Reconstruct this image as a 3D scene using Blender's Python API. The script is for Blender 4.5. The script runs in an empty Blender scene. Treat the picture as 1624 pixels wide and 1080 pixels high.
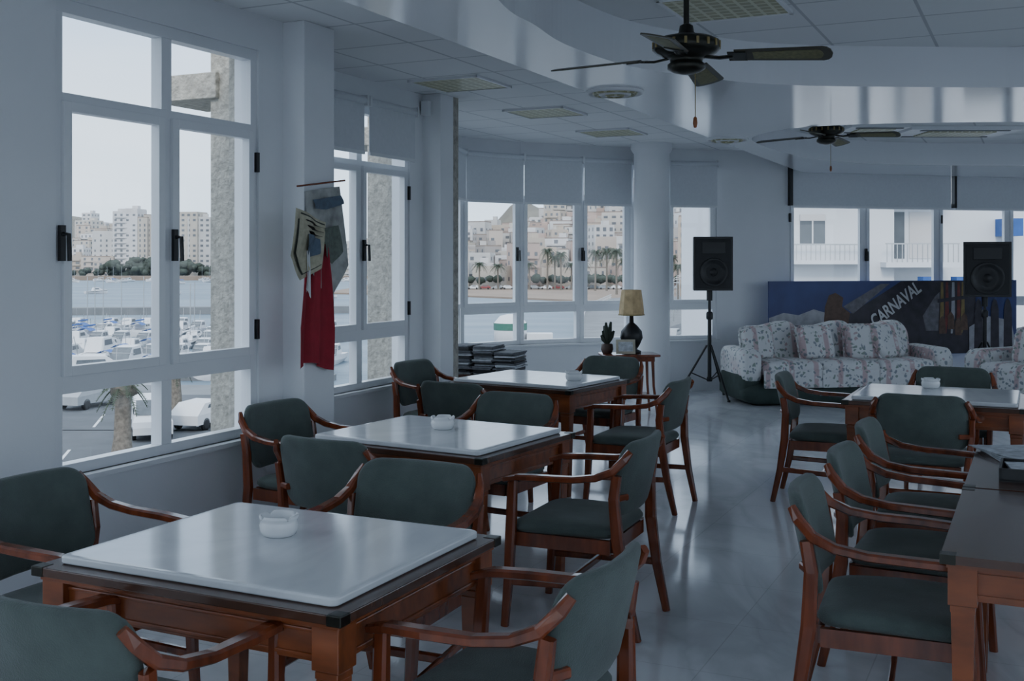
import bpy, math, random
from mathutils import Vector, Matrix, noise as mnoise
random.seed(7)
TH=math.radians(-25.6)
CT,ST=math.cos(TH),math.sin(TH)
def R(x,y): return (CT*x-ST*y, ST*x+CT*y)
scene=bpy.context.scene
col=scene.collection
# ------------------------------------------------------------------ materials
def mat(name,c,rough=.5,metal=0,noise=None,bump=None,spec=.5,stretch=None,sheen=0,coat=0,emis=None):
    m=bpy.data.materials.new(name); m.use_nodes=True
    nt=m.node_tree; b=nt.nodes['Principled BSDF']
    b.inputs['Base Color'].default_value=(*c,1); b.inputs['Roughness'].default_value=rough
    b.inputs['Metallic'].default_value=metal; b.inputs['Specular IOR Level'].default_value=spec
    if sheen: b.inputs['Sheen Weight'].default_value=sheen
    if coat:
        b.inputs['Coat Weight'].default_value=coat; b.inputs['Coat Roughness'].default_value=.08
    if emis:
        b.inputs['Emission Color'].default_value=(*emis[0],1); b.inputs['Emission Strength'].default_value=emis[1]
    tc=None
    if noise or bump:
        tc=nt.nodes.new('ShaderNodeTexCoord'); mp=nt.nodes.new('ShaderNodeMapping')
        nt.links.new(tc.outputs['Object'],mp.inputs['Vector'])
        if stretch: mp.inputs['Scale'].default_value=stretch
    if noise:
        n=nt.nodes.new('ShaderNodeTexNoise'); n.inputs['Scale'].default_value=noise[0]; n.inputs['Detail'].default_value=5
        nt.links.new(mp.outputs[0],n.inputs['Vector'])
        r=nt.nodes.new('ShaderNodeValToRGB')
        r.color_ramp.elements[0].position=.3; r.color_ramp.elements[1].position=.7
        d=1-noise[1]
        r.color_ramp.elements[0].color=(c[0]*d,c[1]*d,c[2]*d,1); r.color_ramp.elements[1].color=(*c,1)
        nt.links.new(n.outputs['Fac'],r.inputs[0]); nt.links.new(r.outputs[0],b.inputs['Base Color'])
    if bump:
        n2=nt.nodes.new('ShaderNodeTexNoise'); n2.inputs['Scale'].default_value=bump[0]; n2.inputs['Detail'].default_value=4
        nt.links.new(mp.outputs[0],n2.inputs['Vector'])
        bp=nt.nodes.new('ShaderNodeBump'); bp.inputs['Strength'].default_value=bump[1]; bp.inputs['Distance'].default_value=.02
        nt.links.new(n2.outputs['Fac'],bp.inputs['Height']); nt.links.new(bp.outputs[0],b.inputs['Normal'])
    return m
M_wall=mat('wall_paint',(.79,.81,.84),.6,noise=(2,.05),bump=(60,.04))
M_soff=mat('soffit_gloss',(.79,.81,.85),.13,noise=(1,.04),spec=.6)
M_frame=mat('white_aluminium',(.78,.80,.83),.3,noise=(3,.03))
M_black=mat('black_plastic',(.010,.010,.012),.4,noise=(20,.2))
M_wood=mat('varnished_wood',(.25,.058,.020),.2,noise=(6,.6),stretch=(3,3,.6),coat=.35)
M_wood2=mat('table_wood',(.33,.088,.026),.28,noise=(5,.55),stretch=(1,6,3),coat=.2)
M_woodd=mat('dark_table_wood',(.085,.035,.02),.24,noise=(4,.4),stretch=(1,8,1),coat=.3)
M_fab=mat('green_velour',(.096,.124,.113),.9,noise=(9,.3),bump=(220,.25),sheen=.2)
M_cer=mat('white_ceramic',(.82,.83,.84),.15,noise=(3,.03))
M_fand=mat('fan_metal',(.045,.045,.038),.3,metal=.8,noise=(8,.3))
M_blade=mat('fan_blade_wood',(.06,.055,.035),.4,noise=(10,.4),stretch=(1,6,1))
M_cane=mat('fan_cane',(.24,.23,.12),.6,noise=(60,.4))
M_stucco=mat('rough_stucco',(.50,.475,.42),.9,noise=(25,.4),bump=(30,.9))
M_blind=mat('blind_fabric',(.70,.73,.77),.8,noise=(40,.05))
M_dgreen=mat('dark_green_cloth',(.045,.07,.062),.8,noise=(12,.3))
M_conc=mat('quay_concrete',(.17,.18,.19),.9,noise=(.3,.3))
M_asph=mat('asphalt',(.085,.093,.105),.9,noise=(.4,.3))
M_white=mat('white_paint',(.62,.63,.65),.5,noise=(2,.05))
M_sand=mat('sand',(.25,.19,.145),.95,noise=(.05,.25))
M_hill=mat('hill_earth',(.17,.155,.125),.95,noise=(.03,.5))
M_dark=mat('window_dark',(.10,.115,.13),.3,noise=(3,.3))
M_tree=mat('tree_foliage',(.05,.066,.05),.9,noise=(.5,.5))
M_palm=mat('palm_green',(.06,.08,.05),.8,noise=(3,.5))
M_trunk=mat('palm_trunk',(.20,.175,.145),.95,noise=(6,.5),bump=(12,1))
M_blue=mat('blue_awning',(.03,.10,.32),.7,noise=(4,.2))
M_red=mat('red_cloth',(.34,.012,.03),.75,noise=(10,.3),bump=(90,.15))
M_penn=mat('pennant_cloth',(.50,.51,.49),.7,noise=(11,.6))
M_gold=mat('gold_trim',(.35,.27,.10),.5,noise=(30,.4))
M_lshade=mat('lamp_shade',(.62,.48,.27),.8,noise=(14,.4),emis=((.9,.6,.3),.03))
M_paper=mat('newsprint',(.60,.63,.67),.8,noise=(25,.45))
M_paperd=mat('newsprint_dark',(.16,.17,.19),.8,noise=(25,.5))
M_cork=mat('pull_wood',(.35,.12,.04),.4,noise=(20,.3))
M_chrome=mat('brushed_metal',(.5,.5,.5),.3,metal=1,noise=(30,.1))
M_grille=mat('speaker_grille',(.02,.02,.022),.6,noise=(120,.5))
def glass():
    m=bpy.data.materials.new('window_glass'); m.use_nodes=True; nt=m.node_tree; nt.nodes.clear()
    o=nt.nodes.new('ShaderNodeOutputMaterial'); mx=nt.nodes.new('ShaderNodeMixShader')
    t=nt.nodes.new('ShaderNodeBsdfTransparent'); g=nt.nodes.new('ShaderNodeBsdfGlossy')
    t.inputs[0].default_value=(.97,.98,.99,1); g.inputs['Roughness'].default_value=.02
    n=nt.nodes.new('ShaderNodeTexNoise'); n.inputs['Scale'].default_value=1.5
    mr=nt.nodes.new('ShaderNodeMapRange'); mr.inputs['To Min'].default_value=.03; mr.inputs['To Max'].default_value=.05
    nt.links.new(n.outputs['Fac'],mr.inputs['Value']); nt.links.new(mr.outputs[0],mx.inputs[0])
    nt.links.new(t.outputs[0],mx.inputs[1]); nt.links.new(g.outputs[0],mx.inputs[2]); nt.links.new(mx.outputs[0],o.inputs[0])
    return m
M_glass=glass()
def marble(name,base,vein,rough,scale,tile=None,strength=.6):
    m=bpy.data.materials.new(name); m.use_nodes=True; nt=m.node_tree; b=nt.nodes['Principled BSDF']
    tc=nt.nodes.new('ShaderNodeTexCoord'); n=nt.nodes.new('ShaderNodeTexNoise')
    mp=nt.nodes.new('ShaderNodeMapping'); mp.inputs['Scale'].default_value=(1,.45,1); mp.inputs['Rotation'].default_value=(0,0,.5)
    nt.links.new(tc.outputs['Object'],mp.inputs[0]); nt.links.new(mp.outputs[0],n.inputs['Vector'])
    n.inputs['Scale'].default_value=scale; n.inputs['Detail'].default_value=8; n.inputs['Distortion'].default_value=1.6
    r=nt.nodes.new('ShaderNodeValToRGB'); e=r.color_ramp.elements
    e[0].position=.38; e[0].color=(*base,1); e[1].position=.62; e[1].color=(*base,1)
    x=e.new(.5); x.color=(*[base[i]*(1-strength)+vein[i]*strength for i in range(3)],1)
    nt.links.new(n.outputs['Fac'],r.inputs[0])
    out=r.outputs[0]
    if tile:
        br=nt.nodes.new('ShaderNodeTexBrick'); br.offset=0; br.inputs['Scale'].default_value=1
        br.inputs['Brick Width'].default_value=tile; br.inputs['Row Height'].default_value=tile
        br.inputs['Mortar Size'].default_value=.0025; br.inputs['Mortar'].default_value=(.65,.65,.65,1)
        br.inputs['Color1'].default_value=(1,1,1,1); br.inputs['Color2'].default_value=(.95,.95,.95,1)
        mp2=nt.nodes.new('ShaderNodeMapping'); mp2.inputs['Rotation'].default_value=(0,0,-TH); nt.links.new(tc.outputs['Object'],mp2.inputs[0])
        nt.links.new(mp2.outputs[0],br.inputs['Vector'])
        mm=nt.nodes.new('ShaderNodeMixRGB'); mm.blend_type='MULTIPLY'; mm.inputs[0].default_value=.6
        nt.links.new(out,mm.inputs[1]); nt.links.new(br.outputs['Color'],mm.inputs[2]); out=mm.outputs[0]
    nt.links.new(out,b.inputs['Base Color']); b.inputs['Roughness'].default_value=rough
    return m
M_marb=marble('white_marble',(.74,.76,.78),(.60,.62,.65),.12,2.2,strength=.5)
M_floor=marble('floor_marble',(.74,.76,.79),(.54,.57,.60),.10,1.6,tile=.6,strength=.6)
def tilemat():
    m=bpy.data.materials.new('ceiling_tile'); m.use_nodes=True; nt=m.node_tree; b=nt.nodes['Principled BSDF']
    tc=nt.nodes.new('ShaderNodeTexCoord'); br=nt.nodes.new('ShaderNodeTexBrick'); br.offset=0
    br.inputs['Scale'].default_value=1; br.inputs['Brick Width'].default_value=.6; br.inputs['Row Height'].default_value=.6
    br.inputs['Mortar Size'].default_value=.010; br.inputs['Mortar'].default_value=(.50,.52,.55,1)
    br.inputs['Color1'].default_value=(.78,.80,.82,1); br.inputs['Color2'].default_value=(.75,.77,.79,1)
    mp=nt.nodes.new('ShaderNodeMapping'); mp.inputs['Rotation'].default_value=(0,0,-TH)
    nt.links.new(tc.outputs['Object'],mp.inputs[0]); nt.links.new(mp.outputs[0],br.inputs['Vector'])
    nt.links.new(br.outputs['Color'],b.inputs['Base Color']); b.inputs['Roughness'].default_value=.75
    return m
M_tile=tilemat()
def louver():
    m=bpy.data.materials.new('lamp_louver'); m.use_nodes=True; nt=m.node_tree; b=nt.nodes['Principled BSDF']
    tc=nt.nodes.new('ShaderNodeTexCoord'); br=nt.nodes.new('ShaderNodeTexBrick'); br.offset=0
    br.inputs['Scale'].default_value=1; br.inputs['Brick Width'].default_value=.075; br.inputs['Row Height'].default_value=.075
    br.inputs['Mortar Size'].default_value=.01; br.inputs['Mortar'].default_value=(.62,.62,.45,1)
    br.inputs['Color1'].default_value=(.33,.33,.18,1); br.inputs['Color2'].default_value=(.40,.38,.2,1)
    nt.links.new(tc.outputs['Object'],br.inputs['Vector']); nt.links.new(br.outputs['Color'],b.inputs['Base Color'])
    b.inputs['Roughness'].default_value=.35
    return m
M_louv=louver()
def floral():
    m=bpy.data.materials.new('floral_fabric'); m.use_nodes=True; nt=m.node_tree; b=nt.nodes['Principled BSDF']
    tc=nt.nodes.new('ShaderNodeTexCoord')
    nz=nt.nodes.new('ShaderNodeTexNoise'); nz.inputs['Scale'].default_value=9
    ad=nt.nodes.new('ShaderNodeMixRGB'); ad.blend_type='ADD'; ad.inputs[0].default_value=.12
    nt.links.new(tc.outputs['Object'],nz.inputs['Vector']); nt.links.new(tc.outputs['Object'],ad.inputs[1]); nt.links.new(nz.outputs['Color'],ad.inputs[2])
    v=nt.nodes.new('ShaderNodeTexVoronoi'); v.inputs['Scale'].default_value=22
    nt.links.new(ad.outputs[0],v.inputs['Vector'])
    r=nt.nodes.new('ShaderNodeValToRGB'); e=r.color_ramp.elements; e[0].position=.34; e[0].color=(.85,.85,.85,1); e[1].position=.46; e[1].color=(0,0,0,1)
    nt.links.new(v.outputs['Distance'],r.inputs[0])
    hs=nt.nodes.new('ShaderNodeValToRGB'); h=hs.color_ramp; h.interpolation='CONSTANT'
    h.elements[0].position=0; h.elements[0].color=(.22,.26,.30,1); h.elements[1].position=.35; h.elements[1].color=(.48,.34,.35,1)
    x=h.elements.new(.46); x.color=(.22,.29,.25,1); x=h.elements.new(.72); x.color=(.72,.71,.71,1)
    sp=nt.nodes.new('ShaderNodeSeparateColor'); nt.links.new(v.outputs['Color'],sp.inputs[0]); nt.links.new(sp.outputs[0],hs.inputs[0])
    w=nt.nodes.new('ShaderNodeTexWave'); w.inputs['Scale'].default_value=1.1; w.inputs['Distortion'].default_value=.8
    nt.links.new(tc.outputs['Object'],w.inputs['Vector'])
    r2=nt.nodes.new('ShaderNodeValToRGB'); e=r2.color_ramp.elements; e[0].position=.86; e[0].color=(.72,.72,.72,1); e[1].position=.94; e[1].color=(.58,.44,.45,1)
    nt.links.new(w.outputs['Fac'],r2.inputs[0])
    mx=nt.nodes.new('ShaderNodeMixRGB'); nt.links.new(r.outputs[0],mx.inputs[0]); nt.links.new(r2.outputs[0],mx.inputs[1]); nt.links.new(hs.outputs[0],mx.inputs[2])
    nt.links.new(mx.outputs[0],b.inputs['Base Color']); b.inputs['Roughness'].default_value=.9
    return m
M_flor=floral()
# ------------------------------------------------------------------ mesh builder
class MB:
    def __init__(s): s.v=[];s.f=[];s.m=[];s.sm=[];s.mats=[]
    def mi(s,m):
        if m not in s.mats: s.mats.append(m)
        return s.mats.index(m)
    def add(s,vs,fs,m,smooth=False,M=None):
        o=len(s.v); k=s.mi(m)
        for p in vs:
            p=Vector(p)
            if M is not None: p=M@p
            s.v.append(p)
        for f in fs: s.f.append([o+i for i in f]); s.m.append(k); s.sm.append(smooth)
    def box(s,c,d,m,rz=0,M=None,top=1.0):
        x,y,z=[a/2 for a in d]; vs=[]
        cr,sr=math.cos(rz),math.sin(rz)
        for dz in (-1,1):
            k=top if dz>0 else 1
            for a,b in((-1,-1),(1,-1),(1,1),(-1,1)):
                px,py=a*x*k,b*y*k
                vs.append((c[0]+px*cr-py*sr,c[1]+px*sr+py*cr,c[2]+dz*z))
        s.add(vs,[(3,2,1,0),(4,5,6,7),(0,1,5,4),(1,2,6,5),(2,3,7,6),(3,0,4,7)],m,False,M)
    def tube(s,pts,rad,m,seg=8,ref=(0,0,1),M=None,smooth=True,sq=False):
        pts=[Vector(p) for p in pts]; n=len(pts); ref=Vector(ref)
        if not isinstance(rad,list): rad=[rad]*n
        vs=[];fs=[]
        if sq:
            prof=[(-1,-.6),(-.6,-1),(.6,-1),(1,-.6),(1,.6),(.6,1),(-.6,1),(-1,.6)]; seg=8
        else: prof=[(math.cos(2*math.pi*i/seg),math.sin(2*math.pi*i/seg)) for i in range(seg)]
        for i,p in enumerate(pts):
            t=(pts[min(i+1,n-1)]-pts[max(i-1,0)]).normalized()
            sd=ref.cross(t)
            if sd.length<1e-4: sd=Vector((1,0,0)).cross(t)
            sd.normalize(); up=t.cross(sd)
            r=rad[i]; ra,rb=(r if isinstance(r,tuple) else (r,r))
            for a,b in prof: vs.append(p+sd*a*ra+up*b*rb)
        for i in range(n-1):
            for j in range(seg):
                k=(j+1)%seg; fs.append((i*seg+j,i*seg+k,(i+1)*seg+k,(i+1)*seg+j))
        s.add(vs,fs,m,smooth and not sq,M)
        s.add(vs[:seg],[tuple(range(seg))[::-1]],m,False,M); s.add(vs[-seg:],[tuple(range(seg))],m,False,M)
    def lathe(s,prof,c,m,seg=28,M=None,zmod=None,smooth=True):
        vs=[];fs=[]
        for k,(r,z) in enumerate(prof):
            for j in range(seg):
                a=2*math.pi*j/seg; dz=zmod(k,a) if zmod else 0
                vs.append((c[0]+r*math.cos(a),c[1]+r*math.sin(a),c[2]+z+dz))
        for i in range(len(prof)-1):
            for j in range(seg):
                k=(j+1)%seg; fs.append((i*seg+j,i*seg+k,(i+1)*seg+k,(i+1)*seg+j))
        s.add(vs,fs,m,smooth,M)
    def pad(s,w,h,t,r,m,fn,flat=False,nc=6,smooth=True):
        out=[]
        for cx,cy,a0 in((1,1,0),(-1,1,90),(-1,-1,180),(1,-1,270)):
            for i in range(nc+1):
                a=math.radians(a0+90*i/nc); out.append((cx*(w/2-r)+r*math.cos(a),cy*(h/2-r)+r*math.sin(a)))
            nx={0:(0,h/2),90:(-w/2,0),180:(0,-h/2),270:(w/2,0)}[a0]
            b=out[-1]
            for q in(.5,1,):
                out.append((b[0]+(nx[0]-b[0])*q,b[1]+(nx[1]-b[1])*q))
            nb={0:(-(w/2-r),h/2),90:(-w/2,-(h/2-r)),180:((w/2-r),-h/2),270:(w/2,(h/2-r))}[a0]
            out.append(((nx[0]+nb[0])/2,(nx[1]+nb[1])/2))
        prof=[(.35,1),(.7,.97),(.88,.88),(.96,.68),(1,.3)] if not flat else [(.5,1),(.96,1),(.985,.95),(1,.7)]
        rings=[(k,t/2*z) for k,z in prof]+[(k,-t/2*z) for k,z in prof[::-1]]
        n=len(out); vs=[fn(0,0,t/2)]
        for k,z in rings:
            for x,y in out: vs.append(fn(x*k,y*k,z))
        vs.append(fn(0,0,-t/2)); fs=[]
        for j in range(n): fs.append((0,1+j,1+(j+1)%n))
        for i in range(len(rings)-1):
            for j in range(n):
                k=(j+1)%n; fs.append((1+i*n+j,1+(i+1)*n+j,1+(i+1)*n+k,1+i*n+k))
        L=len(vs)-1; b=1+(len(rings)-1)*n
        for j in range(n): fs.append((L,b+(j+1)%n,b+j))
        s.add(vs,fs,m,smooth)
    def grid(s,fn,nu,nv,m,smooth=True,M=None):
        vs=[fn(i/nu,j/nv) for j in range(nv+1) for i in range(nu+1)]
        fs=[(j*(nu+1)+i,j*(nu+1)+i+1,(j+1)*(nu+1)+i+1,(j+1)*(nu+1)+i) for j in range(nv) for i in range(nu)]
        s.add(vs,fs,m,smooth,M)
    def mesh(s,name):
        me=bpy.data.meshes.new(name); me.from_pydata([tuple(p) for p in s.v],[],s.f)
        for m in s.mats: me.materials.append(m)
        me.polygons.foreach_set('material_index',s.m); me.polygons.foreach_set('use_smooth',s.sm); me.update()
        return me
    def obj(s,name,loc=(0,0,0),rz=0,bevel=0,parent=None):
        o=bpy.data.objects.new(name,s.mesh(name)); col.objects.link(o); o.location=loc; o.rotation_euler=(0,0,rz)
        if bevel:
            b=o.modifiers.new('bevel','BEVEL'); b.width=bevel; b.segments=2; b.limit_method='ANGLE'; b.angle_limit=math.radians(50)
        if parent: o.parent=parent
        return o
def inst(name,me,loc,rz,sc=None):
    o=bpy.data.objects.new(name,me); col.objects.link(o); o.location=loc; o.rotation_euler=(0,0,rz)
    if sc: o.scale=sc
    return o
F=math.radians
# ------------------------------------------------------------------ room shell
P0=R(-5.05,8.25)
PC=[P0,(-.56,12.25),(.102,12.8),(.819,13.15),(1.44,13.4),(1.90,13.55),(2.54,13.7),(3.45,13.95),(8.3,15.35)]
outline=[R(-3.95,-3),R(-3.95,5.35),R(-4.62,5.35),R(-4.62,8.1),R(-5.05,8.15)]+PC+[R(3.5,14),R(3.5,-3)]
def slab(name,pts,z0,z1,m):
    b=MB(); n=len(pts)
    vs=[(p[0],p[1],z0) for p in pts]+[(p[0],p[1],z1) for p in pts]
    fs=[tuple(range(n)),tuple(range(2*n-1,n-1,-1))]+[(i,i+n,(i+1)%n+n,(i+1)%n) for i in range(n)]
    b.add(vs,fs,m); return b.obj(name)
slab('floor',outline,-.3,0,M_floor)
slab('ceiling',outline,2.98,3.3,M_tile)
ZB,ZL,ZT1,ZT2,ZU1,ZU2,ZT,ZTT=.63,.68,1.0,1.09,2.31,2.36,2.72,2.78
def frame_of(p0,p1):
    d=Vector((p1[0]-p0[0],p1[1]-p0[1])); L=d.length; a=math.atan2(d.y,d.x); return L,a
def wall(name,p0,p1,ops=()):
    L,a=frame_of(p0,p1); b=MB(); z0,z1=-.3,3.3
    def bx(x0,x1,za,zb):
        if x1-x0<1e-4: return
        b.box(((x0+x1)/2,.085,(za+zb)/2),(x1-x0,.17,zb-za),M_wall)
        b.box(((x0+x1)/2,.19,(za+zb)/2),(x1-x0,.04,zb-za),M_stucco)
    x=0
    for (a0,a1) in ops:
        bx(x,a0,z0,z1); bx(a0,a1,z0,ZB); bx(a0,a1,ZTT,z1); x=a1
    bx(x,L,z0,z1)
    return b.obj(name,(p0[0],p0[1],0),a)
wn=[0]
def window(p0,p1,x0,x1,n,handles=(),hinges=()):
    wn[0]+=1
    L,a=frame_of(p0,p1); b=MB(); y=.05; dp=.07; FW=.05
    W=x1-x0
    def bar(xa,xb,za,zb,d=dp,yy=y): b.box(((xa+xb)/2,yy,(za+zb)/2),(xb-xa,d,zb-za),M_frame)
    bar(x0,x1,ZB,ZL); bar(x0,x1,ZT,ZTT); bar(x0,x0+FW,ZL,ZT); bar(x1-FW,x1,ZL,ZT)
    bar(x0+FW,x1-FW,ZT1,ZT2); bar(x0+FW,x1-FW,ZU1,ZU2)
    pw=W/n
    for i in range(1,n):
        xm=x0+pw*i; bar(xm-.035,xm+.035,ZL,ZT1); bar(xm-.035,xm+.035,ZT2,ZU1); bar(xm-.035,xm+.035,ZU2,ZT)
    for i in range(n):
        xa=x0+pw*i+(FW if i==0 else .035)-.008; xb=x0+pw*(i+1)-(FW if i==n-1 else .035)+.008
        s=.045; yy=y-.03; d=.05
        bar(xa,xa+s,ZT2-.01,ZU1+.01,d,yy); bar(xb-s,xb,ZT2-.01,ZU1+.01,d,yy)
        bar(xa+s,xb-s,ZT2-.01,ZT2+s-.01,d,yy); bar(xa+s,xb-s,ZU1-s+.01,ZU1+.01,d,yy)
        for za,zb in((ZL,ZT1),(ZT2,ZU1),(ZU2,ZT)):
            b.add([(xa,y,za),(xb,y,za),(xb,y,zb),(xa,y,zb)],[(0,1,2,3)],M_glass)
    for hx in handles:
        b.box((x0+hx,-.012,1.68),(.03,.02,.16),M_black); b.tube([(x0+hx,-.02,1.72),(x0+hx,-.055,1.72),(x0+hx,-.06,1.60)],.011,M_black,6,ref=(1,0,0))
    for hx in hinges:
        for z in(1.22,2.15): b.box((x0+hx,-.005,z),(.022,.03,.11),M_black)
    b.box(((x0+x1)/2,-.015,ZB-.012),(W+.06,.07,.024),M_frame)
    return b.obj('window_%d'%wn[0],(p0[0],p0[1],0),a,bevel=.003)
def blind(p0,p1,x0,x1,zb=2.27,brk=False):
    L,a=frame_of(p0,p1); b=MB()
    b.box(((x0+x1)/2,-.06,(zb+2.80)/2),(x1-x0,.006,2.80-zb),M_blind)
    b.tube([(x0,-.06,2.80),(x1,-.06,2.80)],.028,M_blind,10); b.box(((x0+x1)/2,-.06,zb),(x1-x0,.018,.025),M_frame)
    for x in(x0-.012,x1+.012): b.box((x,-.045,2.80),(.02,.09,.08),M_frame)
    if brk:
        b.box((x0-.02,-.05,2.55),(.035,.07,.50),M_black)
    return b.obj('roller_blind',(p0[0],p0[1],0),a)
w0,w1=R(-3.95,-3),R(-3.95,5.33)
wall('wall_left',w0,w1,[(.5,2.6),(3.4,5.5),(6.55,7.96)])
window(w0,w1,6.55,7.96,2,(.022,.735),(1.385,))
window(w0,w1,3.4,5.5,3,(.72,)); window(w0,w1,.5,2.6,3,(.72,))  # extra out-of-view windows, added to light the room
w2,w3=R(-4.62,5.6),R(-4.62,8.05)
wall('wall_left_recess',w2,w3,[(.70,2.12)])
window(w2,w3,.70,2.12,2,(.735,),(1.395,))
blind(w2,w3,.72,1.36,2.41); blind(w2,w3,1.43,2.10,2.41)
def pillar(name,x0,x1,y0,y1,m,z0=0,z1=2.98,extra=None):
    b=MB(); b.box(((x0+x1)/2,(y0+y1)/2,(z0+z1)/2),(x1-x0,y1-y0,z1-z0),m)
    if extra: extra(b)
    return b.obj(name,(0,0,0),TH,bevel=.006)
pillar('wall_pillar',-3.96,-3.80,5.18,5.48,M_wall)
def sens(b): b.box((-4.57,7.90,2.86),(.07,.06,.12),M_frame)
pillar('wall_pillar',-4.63,-4.45,7.93,8.15,M_wall,extra=sens)
def cor(b): b.box((-4.80,5.55,2.68),(.5,.5,.16),M_stucco)
pillar('exterior_column',-4.62,-3.955,5.335,5.6,M_stucco,-7.4,3.3,cor)
def cor2(b): b.box((-5.4,8.3,2.68),(.5,.5,.16),M_stucco)
pillar('exterior_column',-5.25,-4.46,8.06,8.26,M_stucco,-7.4,3.3,cor2)
def full(i,handles=(),n=1):
    p,q=PC[i],PC[i+1]; L,a=frame_of(p,q)
    wall('wall_curved_%d'%i,p,q,[(0.0,L)])
    window(p,q,0,L,n,handles)
full(0,(),3)
full(1,(.80,)); full(2,()); full(3,(.02,)); full(4); full(5)
blind(PC[0],PC[1],1.75,2.60)
for i in(1,2,3,4,5):
    L,_=frame_of(PC[i],PC[i+1]); blind(PC[i],PC[i+1],.018,L-.018)
wall('wall_far_pier',PC[6],PC[7])
wall('wall_far',PC[7],PC[8],[(.04,4.50)])
window(PC[7],PC[8],.04,4.50,4,(1.13,),(.03,2.28))
blind(PC[7],PC[8],.07,2.42,2.29,True); blind(PC[7],PC[8],2.50,4.42,2.29,True)
wr=[PC[8],R(3.5,14),R(3.5,-3),R(-3.95,-3)]
wall('wall_right_far',wr[0],wr[1])
wall('wall_right',wr[1],wr[2],[(1,5.5),(6.5,10.5),(11.5,16.5)])
window(wr[1],wr[2],1,5.5,5); window(wr[1],wr[2],6.5,10.5,4); window(wr[1],wr[2],11.5,16.5,5)  # unseen right-hand windows, added to let in more daylight
wall('wall_back',wr[2],wr[3],[(.4,7.0)]); window(wr[2],wr[3],.4,7.0,7)  # broad window added behind the camera for ambient fill light
b=MB(); b.lathe([(.235,0),(.235,.08),(.212,.09),(.208,1.5),(.208,2.86),(.225,2.88),(.245,2.92),(.245,2.98)],(0,0,0),M_wall,40)
b.obj('round_column',(1.645,13.0,0))
def catmull(pts,n=8):
    out=[];N=len(pts)
    for i in range(N):
        p0,p1,p2,p3=[Vector(pts[(i+k-1)%N]) for k in range(4)]
        for j in range(n):
            t=j/n; out.append(.5*((2*p1)+(-p0+p2)*t+(2*p0-5*p1+4*p2-p3)*t*t+(-p0+3*p1-3*p2+p3)*t**3))
    return out
outer=[(-3.73,-1.54),(3.70,14.02),(8.28,15.34),R(3.5,14),R(3.5,-3)]
h1=catmull([(-.06,4.73),(.11,5.24),(.29,5.73),(.68,6.34),(1.23,6.78),(1.76,7.02),(2.59,7.1),(3.4,7.1),(4.4,6.9),(5.2,6.1),(5.2,4.6),(4.5,3),(3.5,1),(2.5,-1),(1.2,-1.6),(-.2,-1.2),(-.6,1),(-.35,3)])
h2=catmull([(2.2,9.7),(2.5,9.2),(3.3,8.95),(4.5,8.9),(6,9.2),(7.2,10),(7.6,11.5),(7.0,12.8),(5.6,12.95),(4.3,12.75),(3.4,12.2),(2.7,11.2),(2.25,10.3)])
cu=bpy.data.curves.new('soffit','CURVE'); cu.dimensions='2D'; cu.fill_mode='BOTH'; cu.extrude=.13
for pts in(outer,h1,h2):
    sp=cu.splines.new('POLY'); sp.points.add(len(pts)-1)
    for i,p in enumerate(pts): sp.points[i].co=(p[0],p[1],0,1)
    sp.use_cyclic_u=True
tmp=bpy.data.objects.new('tmp',cu); col.objects.link(tmp); bpy.context.view_layer.update()
me=bpy.data.meshes.new_from_object(tmp.evaluated_get(bpy.context.evaluated_depsgraph_get()))
me.materials.clear(); me.materials.append(M_soff)
for p in me.polygons: p.use_smooth=False
bpy.data.objects.remove(tmp); so=bpy.data.objects.new('ceiling_soffit',me); col.objects.link(so); so.location=(0,0,2.85)
def lamp_panel(x,y,z=2.98,s=.6):
    b=MB(); b.box((0,0,-.006),(s-.03,s-.03,.012),M_louv)
    for a,c in(((0,s/2-.01),(s,.02)),((0,-s/2+.01),(s,.02)),((s/2-.01,0),(.02,s)),((-s/2+.01,0),(.02,s))): b.box((*a,-.009),(*c,.018),M_frame)
    b.obj('ceiling_light_panel',(x,y,z),TH)
for x,y in((-.40,8.56),(.31,10.2),(1.07,11.8),(1.155,5.95),(3.0,5.6)): lamp_panel(x,y)
def diffuser(x,y,r=.19):
    b=MB()
    for i,k in enumerate((1,.78,.56,.34)):
        b.lathe([(r*k,0),(r*k,-.012-.006*i),(r*k-.012,-.02-.006*i),(r*(k-.15),0)],(0,0,0),M_louv if i%2 else M_frame,32)
    b.lathe([(r*.2,-.03),(.001,-.03)],(0,0,0),M_frame,16); b.obj('round_air_diffuser',(x,y,2.72))
diffuser(.68,7.29); diffuser(1.97,10.1)
def cassette(x,y,z,w,d,rz):
    b=MB(); b.box((0,0,-.02),(w,d,.04),M_frame); b.box((0,0,-.045),(w*.62,d*.6,.012),M_louv)
    for k in(-1,1): b.box((0,k*d*.4,-.043),(w*.8,d*.07,.01),M_dark)
    b.obj('air_conditioning_cassette',(x,y,z),rz,bevel=.005)
cassette(4.65,11.6,2.98,1.15,.7,0); cassette(3.7,11.3,2.98,.6,.5,0)
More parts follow.
